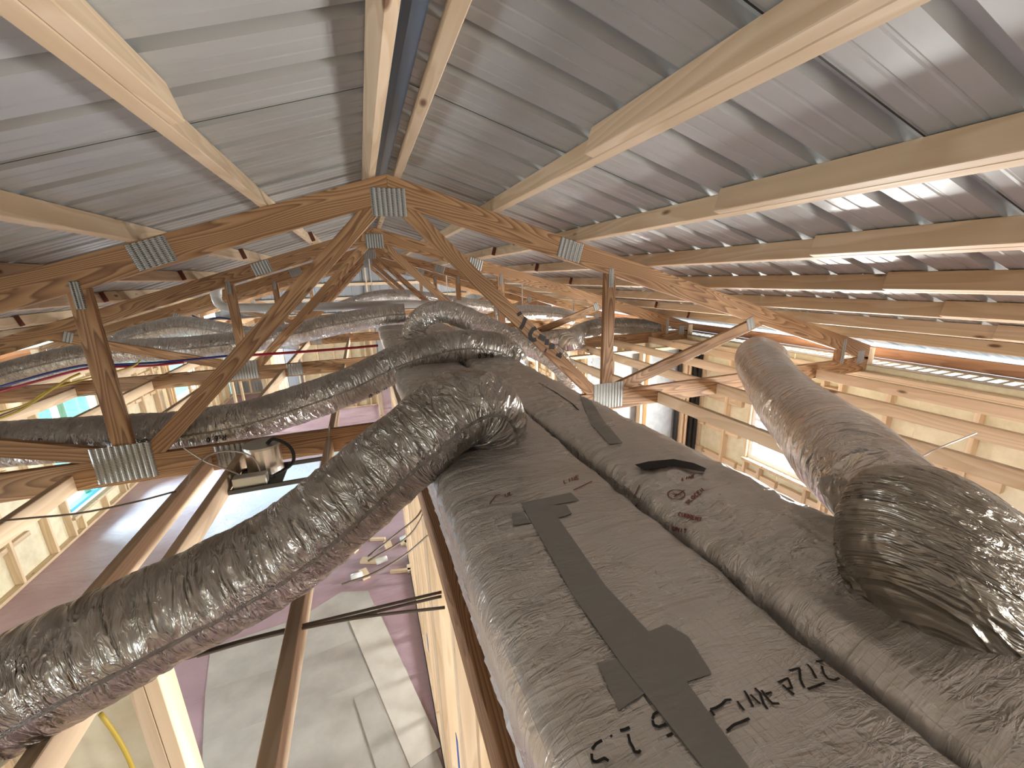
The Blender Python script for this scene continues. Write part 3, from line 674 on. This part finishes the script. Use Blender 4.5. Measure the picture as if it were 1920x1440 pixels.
# ---------------------------------------------------------------- flexible ducts
def flex(pts, rad, label, mat=FOIL, wr=.055, seed=1, seg=64, step=.0085, taper=None, text=None):
    root = empty('flexible_duct', pts[len(pts)//2], label, 'flexible duct', 'foil flexible ducts')
    o = tube('foil_jacket', pts, rad, mat, root, seg, step, wr, seed, True, taper)
    for ln in text or []: strokes('lettering', bvh(o), ln, .006, INK, root, .003, 1.5)
    return root, o
def band(pts, rad, parent, wd=.03, mat=TAPE):
    return tube('tape_band', pts, rad, mat, parent, 40, .006, 0, 0, False)
AD = lambda x, y, d: tuple(at(x, y, D=d))
f1 = [AD(-60, 1345, .86), AD(20, 1300, .90), AD(200, 1206, .96), AD(430, 1092, 1.06), AD(560, 1015, 1.12), AD(680, 915, 1.19), AD(780, 828, 1.235), AD(850, 772, 1.28), AD(893, 762, 1.33), AD(916, 785, 1.385), AD(920, 815, 1.43)]
fr, fo = flex(f1, .122, 'big crinkled flexible duct sweeping from the taped duct down to the lower corner', FOIL_DUSTY, .06, 2)
f2 = [(-3.0, 2.86, 2.70), tuple(at(-60, 838, Y=2.79)), tuple(at(60, 829, Y=2.78)), tuple(at(300, 812, Y=2.765)), tuple(at(420, 797, Y=2.765)), tuple(at(500, 778, Y=2.765)), tuple(at(650, 727, Y=2.765)), tuple(at(750, 680, Y=2.76)), tuple(at(850, 652, Y=2.76)), tuple(at(925, 655, Y=2.74)), tuple(at(960, 678, Y=2.72)), (.70, 2.70, 2.88)]
tx = [text_lines('R-6.0', (423, 815), (-6.5, 1.0), (.5, 9)), text_lines('R-6.0', (724, 726), (-6.0, 2.6), (1.5, 9)), text_lines('R-6.0', (924, 661), (-5.0, .5), (0, 8))]
flex(f2, .118, 'flexible duct lying along the back of the first truss, black lettering on its side', FOIL, .05, 5, 64, .0085, None, tx)
f3 = [tuple(at(778, 650, Y=3.98)), tuple(at(776, 622, Y=3.98)), tuple(at(790, 597, Y=3.96)), tuple(at(826, 584, Y=3.9)), tuple(at(872, 596, Y=3.8)), tuple(at(920, 618, Y=3.7)), tuple(at(970, 640, Y=3.55)), tuple(at(1010, 655, Y=3.4)), tuple(at(1040, 672, Y=3.3)), tuple(at(1062, 698, Y=3.25)), tuple(at(1070, 740, Y=3.25))]
flex(f3, .102, 'bright flexible duct arching up off the duct behind the marked web', FOIL_BRIGHT, .06, 8)
f4 = [AD(1770, 1045, .72), AD(1700, 968, .82), AD(1600, 872, 1.0), AD(1530, 805, 1.36), AD(1475, 752, 1.72), AD(1440, 704, 2.05), AD(1420, 674, 2.32), AD(1424, 664, 2.5), AD(1448, 668, 2.78), AD(1458, 690, 2.95), AD(1462, 730, 3.05)]
f4r, f4o = flex(f4, .122, 'pulled-tight flexible duct rising from the wrapped boot toward the eave', FOIL_SMOOTH, .022, 11, 64, .0085, [.75, .98, 1, 1, .97, .85, .72, .66])
# the wrapped boot it ends in: a soft disc-ended bag
def bag(name, c, ax, mat, parent, seed, amp=1.0):
    import bmesh
    bm = bmesh.new(); bmesh.ops.create_icosphere(bm, subdivisions=6, radius=1); d = np.array([x.co for x in bm.verts]); f = [[x.index for x in q.verts] for q in bm.faces]; bm.free()
    d = np.sign(d)*np.abs(d)**.88
    n = vnoise(d*1.7+seed)*.07+(1-2*np.abs(vnoise(d*np.array([2.2, 9, 5])+seed*2)))*.030+(1-2*np.abs(vnoise(d*np.array([4, 22, 11])+seed*2)))*.018
    v = (d*(1+amp*n[:, None]))@np.array(ax)
    return mesh(name, v, f, mat, Matrix.Translation(c), parent, True, np.stack([d[:, 1]*.14, d[:, 0]*.17], 1))
toc = Vector(RGT*.82-UPV*.57).normalized(); nrm = (-FWD*.80+UPV*.45-RGT*.1); nrm = (nrm-toc*nrm.dot(toc)).normalized(); oth = nrm.cross(toc)
dn = (RGT*-.57-UPV*.82).normalized()
bag('boot_wrap', at(1785, 1058, D=.66), [tuple(toc*.190), tuple(oth*.134), tuple(nrm*.095)], FOIL_DARK, f4r, 4, .38)
bag('wrap_skirt', at(1812, 1078, D=.67)-nrm*.045+dn*.020, [tuple(toc*.178), tuple(oth*.118), tuple(nrm*.05)], FOIL_DARK, f4r, 7, .8)
# far flexible ducts
f5 = [tuple(at(-40, 725, Y=5.35)), tuple(at(0, 708, Y=5.35)), tuple(at(100, 680, Y=5.35)), tuple(at(200, 662, Y=5.35)), tuple(at(320, 655, Y=5.35)), tuple(at(430, 645, Y=5.35)), tuple(at(540, 628, Y=5.35)), tuple(at(620, 610, Y=5.35)), tuple(at(720, 592, Y=5.32)), tuple(at(760, 588, Y=5.3))]
flex(f5, .125, 'long grey flexible duct behind the second truss, coming off the duct end', FOIL_BRIGHT, .05, 13, 40, .014)
f6 = [tuple(at(205, 655, Y=6.3)), tuple(at(245, 634, Y=6.3)), tuple(at(300, 618, Y=6.3)), tuple(at(350, 612, Y=6.3)), tuple(at(420, 622, Y=6.3)), tuple(at(490, 634, Y=6.3)), tuple(at(560, 640, Y=6.3))]
flex(f6, .12, 'bright curved flexible duct resting above the long grey one', FOIL_BRIGHT, .06, 17, 40, .014)
f7 = [tuple(at(1065, 640, Y=4.6)), tuple(at(1090, 622, Y=5.4)), tuple(at(1130, 612, Y=5.45)), tuple(at(1190, 612, Y=5.45)), tuple(at(1240, 618, Y=5.45))]
flex(f7, .125, 'dark crinkled flexible duct running out past the post toward the eave', FOIL, .06, 19, 40, .014)
f8 = [tuple(at(930, 592, Y=6.6)), tuple(at(980, 585, Y=6.6)), tuple(at(1040, 588, Y=6.6)), tuple(at(1075, 596, Y=6.6))]
r8, _ = flex(f8, .12, 'short bright flexible duct seen between the webs beyond the pale pipe', FOIL_BRIGHT, .06, 23, 36, .02)
f9 = [tuple(at(1000, 640, Y=5.0)), tuple(at(1040, 632, Y=5.0)), tuple(at(1075, 632, Y=4.9)), tuple(at(1085, 650, Y=4.9))]
flex(f9, .10, 'small foil elbow behind the marked web, above the joists', FOIL_BRIGHT, .06, 29, 36, .02)
f10 = [tuple(at(640, 578, Y=9.0)), tuple(at(700, 560, Y=9.0)), tuple(at(760, 556, Y=9.0)), tuple(at(840, 566, Y=9.0)), tuple(at(930, 578, Y=9.0))]
r10, _ = flex(f10, .14, 'far heap of loose foil duct below the gable', FOIL_BRIGHT, .09, 31, 36, .02)

for r_, pts in ((r8, f8), (r10, f10)):
    for p in (pts[1], pts[3]): board('hanger_strap', (p[0], p[1], p[2]+.10), (p[0], p[1], zroof(p[0], .085)), .02, .003, VINYL, r_, (0, 1, 0), 0)

# ---------------------------------------------------------------- pipes and cables
pp = [tuple(at(405, 538, Y=5.6)), tuple(at(405, 556, Y=5.6)), tuple(at(412, 571, Y=5.6)), tuple(at(430, 577, Y=5.6)), tuple(at(470, 577, Y=5.6)), tuple(at(600, 575, Y=5.6)), tuple(at(760, 570, Y=5.6)), tuple(at(850, 572, Y=5.6))]
r = empty('vent_pipe', pp[4], 'white plastic vent pipe with an elbow, above the far flexible ducts', 'pipe')
tube('pipe_run', pp, .05, PVC, r, 20, .03); tube('pipe_collar', [pp[-1], tuple(at(872, 575, Y=5.6))], .075, PVC, r, 20, .03); tube('pipe_collar', [pp[1], pp[0]], .056, PVC, r, 20, .02)
def line(name, pts, rad, mat, label, cat):
    o = tube(name, pts, rad, mat, None, 8, .03); tag(o, label, cat); return o
for mat, nm, q in ((PEXB, 'dark blue', [(-40, 735), (0, 725), (93, 699), (160, 685), (216, 684), (277, 681), (340, 676), (430, 667), (462, 665)]), (PEXR, 'dark red', [(-40, 745), (0, 734), (93, 708), (162, 691), (219, 688), (277, 686), (330, 681), (345, 679)])):
    line('water_tube', [tuple(at(*p, Y=4.0)) for p in q], .0095, mat, f'{nm} water tube running above the joists behind the first truss', 'tube')
line('water_tube', [tuple(at(470, 666, Y=4.1)), tuple(at(560, 660, Y=4.1)), tuple(at(640, 654, Y=4.1)), tuple(at(709, 648, Y=4.1))], .012, PEXR, 'bright red water tube ending at the duct side', 'tube')
line('blue_tube', [tuple(at(360, 592, Y=7.0)), tuple(at(385, 600, Y=7.0)), tuple(at(410, 596, Y=7.0)), tuple(at(440, 600, Y=7.0))], .014, PEXB, 'small curled blue tube near the pipe elbow', 'tube')
line('yellow_cable', [tuple(at(-20, 792, Y=3.4)), tuple(at(40, 768, Y=3.4)), tuple(at(90, 735, Y=3.4)), tuple(at(125, 712, Y=3.4)), tuple(at(150, 700, Y=3.4))], .007, CAB_Y, 'yellow cable curving past the tall window top', 'cable')
line('yellow_cable', [tuple(at(-20, 778, Y=3.5)), tuple(at(50, 758, Y=3.5)), tuple(at(100, 728, Y=3.5)), tuple(at(240, 690, Y=3.6)), tuple(at(262, 676, Y=3.7))], .006, CAB_Y, 'thin yellow cable running behind the truss post', 'cable')
zc = CT-.05
line('cable', [tuple(at(-40, 980, Z=zc)), tuple(at(60, 971, Z=zc)), tuple(at(150, 962, Z=zc)), tuple(at(250, 942, Z=zc)), tuple(at(330, 921, Z=zc))], .0045, CAB_G, 'long brown cable sagging across the window view', 'cable')
line('cable', [tuple(at(352, 908, Z=CT-.0)), tuple(at(362, 880, Z=CT+.03)), tuple(at(395, 852, Z=CT+.06)), tuple(at(440, 846, Z=CT+.06)), tuple(at(475, 858, Z=CT+.03)), tuple(at(488, 884, Z=CT-.06))], .004, CAB_W, 'pale cable looping over the joist into the light box', 'cable')
line('cable', [tuple(at(345, 840, Z=CT+.01)), tuple(at(385, 865, Z=CT)), tuple(at(425, 880, Z=CT-.03)), tuple(at(448, 890, Z=CT-.06))], .004, CAB_W, 'second pale cable entering the light box side', 'cable')
for i, (a, b, c, l) in enumerate((((470, 1197), (640, 1155), (828, 1110), 'upper'), ((470, 1200), (640, 1162), (828, 1118), 'middle'), ((490, 1196), (660, 1160), (834, 1139), 'lower'))):
    line('cable', [tuple(at(a[0]-120, a[1]+34, Z=zc-.03)), tuple(at(*a, Z=zc-.03)), tuple(at(*b, Z=zc-.04)), tuple(at(*c, Z=zc-.03))], .0045, CAB_G, f'{l} of three grey cables drawn taut toward the stud wall', 'cable')
for i, (q, l) in enumerate(([[(690, 1043), (745, 1000), (785, 965), (796, 930), (790, 905)], 'grey cable rising beside the dark beam'], [[(690, 1052), (760, 1010), (788, 975), (800, 940)], 'second grey cable rising beside the dark beam'], [[(640, 1096), (700, 1075), (760, 1040), (802, 1004)], 'thin grey cable slanting over the wood offcuts'])):
    line('cable', [tuple(at(*p, Z=zc-.25)) for p in q], .0045, CAB_G, l, 'cable')
line('cable', [tuple(at(600, 950, Z=CB+.09)), tuple(at(612, 900, Z=CB+.1)), tuple(at(616, 850, Z=CT+.01)), tuple(at(617, 800, Z=CT+.02))], .004, CAB_W, 'pale cable stapled along the joist and over the chord', 'cable')
line('cable', [tuple(at(1830, 812, Z=CT)), tuple(at(1760, 840, Z=CT)), tuple(at(1720, 860, Z=CT)), tuple(at(1690, 868, Z=CT))], .004, CAB_W, 'thin white cable strung over the joists by the boot', 'cable')
line('cable', [tuple(at(1640, 810, Z=CT)), tuple(at(1690, 825, Z=CT+.03)), tuple(at(1710, 845, Z=CT+.03)), tuple(at(1715, 860, Z=CT-.02))], .004, CAB_W, 'short white cable curling down by the tight flexible duct', 'cable')
line('yellow_cable', [tuple(at(188, 1338, Y=1.30)), tuple(at(215, 1375, Y=1.30)), tuple(at(240, 1420, Y=1.30)), tuple(at(262, 1480, Y=1.30)), tuple(at(300, 1600, Y=1.30))], .006, CAB_Y, 'yellow cable running down inside the cross wall bay', 'cable')

# recessed light between the joists
zl = CB+.02; p0 = at(500, 912, Z=zl); p1 = at(545, 869, Z=zl)
rl = empty('recessed_light', (-.72, (p0.y+p1.y)/2, zl), 'recessed ceiling light with grey junction box hung between two joists', 'light')
for p in (p0, p1): board('hanger_bar', (-.935, p.y, zl), (-.51, p.y, zl), .012, .022, DARKM, rl, (0, 0, 1), 0)
box('mounting_pan', -.93, -.70, p0.y, p1.y, zl-.004, zl, DARKM, rl)
yj = p0.y+.035; box('junction_box', -.915, -.765, yj-.025, yj+.03, zl+.004, zl+.062, ZINC, rl, .003)
ycan = (p0.y+p1.y)/2+.06; xc = -.80
tube('light_can', [(xc, ycan, zl), (xc, ycan, zl+.08), (xc, ycan, zl+.155)], .085, ALU, rl, 28, .05, smooth=False); tube('can_lid', [(xc, ycan, zl+.155), (xc, ycan, zl+.168)], .09, ZINC, rl, 28, .01, smooth=False)
tube('flexible_conduit', [(xc+.03, ycan-.02, zl+.17), (xc+.07, ycan-.02, zl+.19), (xc+.14, ycan-.03, zl+.13), (xc+.14, ycan-.05, zl+.05), (xc+.06, yj+.01, zl+.03)], .009, CAB_K, rl, 10, .008)

# ---------------------------------------------------------------- on the floor
def sheet(name, px, mat, label, z, cat='floor paper'):
    P = [at(x, y, Z=z) for x, y in px]; c = sum(P, Vector())/len(P); n = len(P)
    v = [p-c for p in P]+[p-c+Vector((0, 0, .002)) for p in P]
    f = [tuple(range(n-1, -1, -1)), tuple(range(n, 2*n))]+[(i, (i+1) % n, n+(i+1) % n, n+i) for i in range(n)]
    o = mesh(name, v, f, mat, Matrix.Translation(c)); tag(o, label, cat); return o
for k, (l, q) in enumerate((('farthest', [(395, 1215), (560, 1160), (640, 1110), (690, 1108), (722, 1180), (560, 1245), (385, 1300)]), ('middle', [(385, 1296), (560, 1240), (724, 1175), (758, 1255), (560, 1335), (380, 1400)]), ('nearest', [(380, 1394), (560, 1328), (760, 1250), (832, 1445), (780, 1520), (380, 1520)]))):
    sheet('floor_paper', q, PAPER2 if k == 1 else PAPER, f'{l} of three grey paper sheets overlapping on the floor beside the stud wall', .001+.002*k)
sheet('floor_board', [(655, 1165), (705, 1135), (827, 1400), (770, 1440)], CARD, 'pale cardboard strip laid along the edge of the grey paper', .008)
sheet('floor_board', [(664, 1310), (700, 1290), (762, 1440), (712, 1460)], PAPER, 'narrow grey strip overlapping the pale cardboard', .011)
sheet('floor_film', [(420, 920), (520, 872), (600, 862), (590, 960), (560, 1020), (400, 1080), (330, 1060)], FILM, 'wrinkled lilac film spread on the floor below the recessed light', .001, 'floor film')
sheet('floor_paper', [(600, 880), (640, 830), (715, 800), (735, 830), (700, 900), (620, 960)], PAPER, 'second grey paper sheet on the floor past the joist', .001)
rs = random.Random(4)
offs = sorted([at(rs.uniform(655, 790), rs.uniform(1000, 1085), Z=0) for _ in range(12)], key=lambda p: -p.x)
for i, p in enumerate(offs):
    a = rs.uniform(0, 3.1); L = rs.uniform(.08, .3)
    o = board('wood_offcut', (p.x-math.cos(a)*L/2, p.y-math.sin(a)*L/2, .0205), (p.x+math.cos(a)*L/2, p.y+math.sin(a)*L/2, .0205), .089 if i % 2 else .04, .038, W_STUD)
    tag(o, f'pale wood offcut in the floor litter, {ORD[i]} one counted from the stud wall', 'wood offcut', 'offcuts on the floor')
for i, (x, y) in enumerate(((668, 1080), (715, 1052), (760, 1010))):
    p = at(x, y, Z=.05); o = tube('pipe_offcut', [(p.x-.06, p.y, .05), (p.x+.07, p.y+.03*i, .05)], .035, PVC, None, 16, .05); tag(o, f'{["white", "short white", "small white"][i]} plastic pipe offcut among the wood scraps', 'pipe offcut')
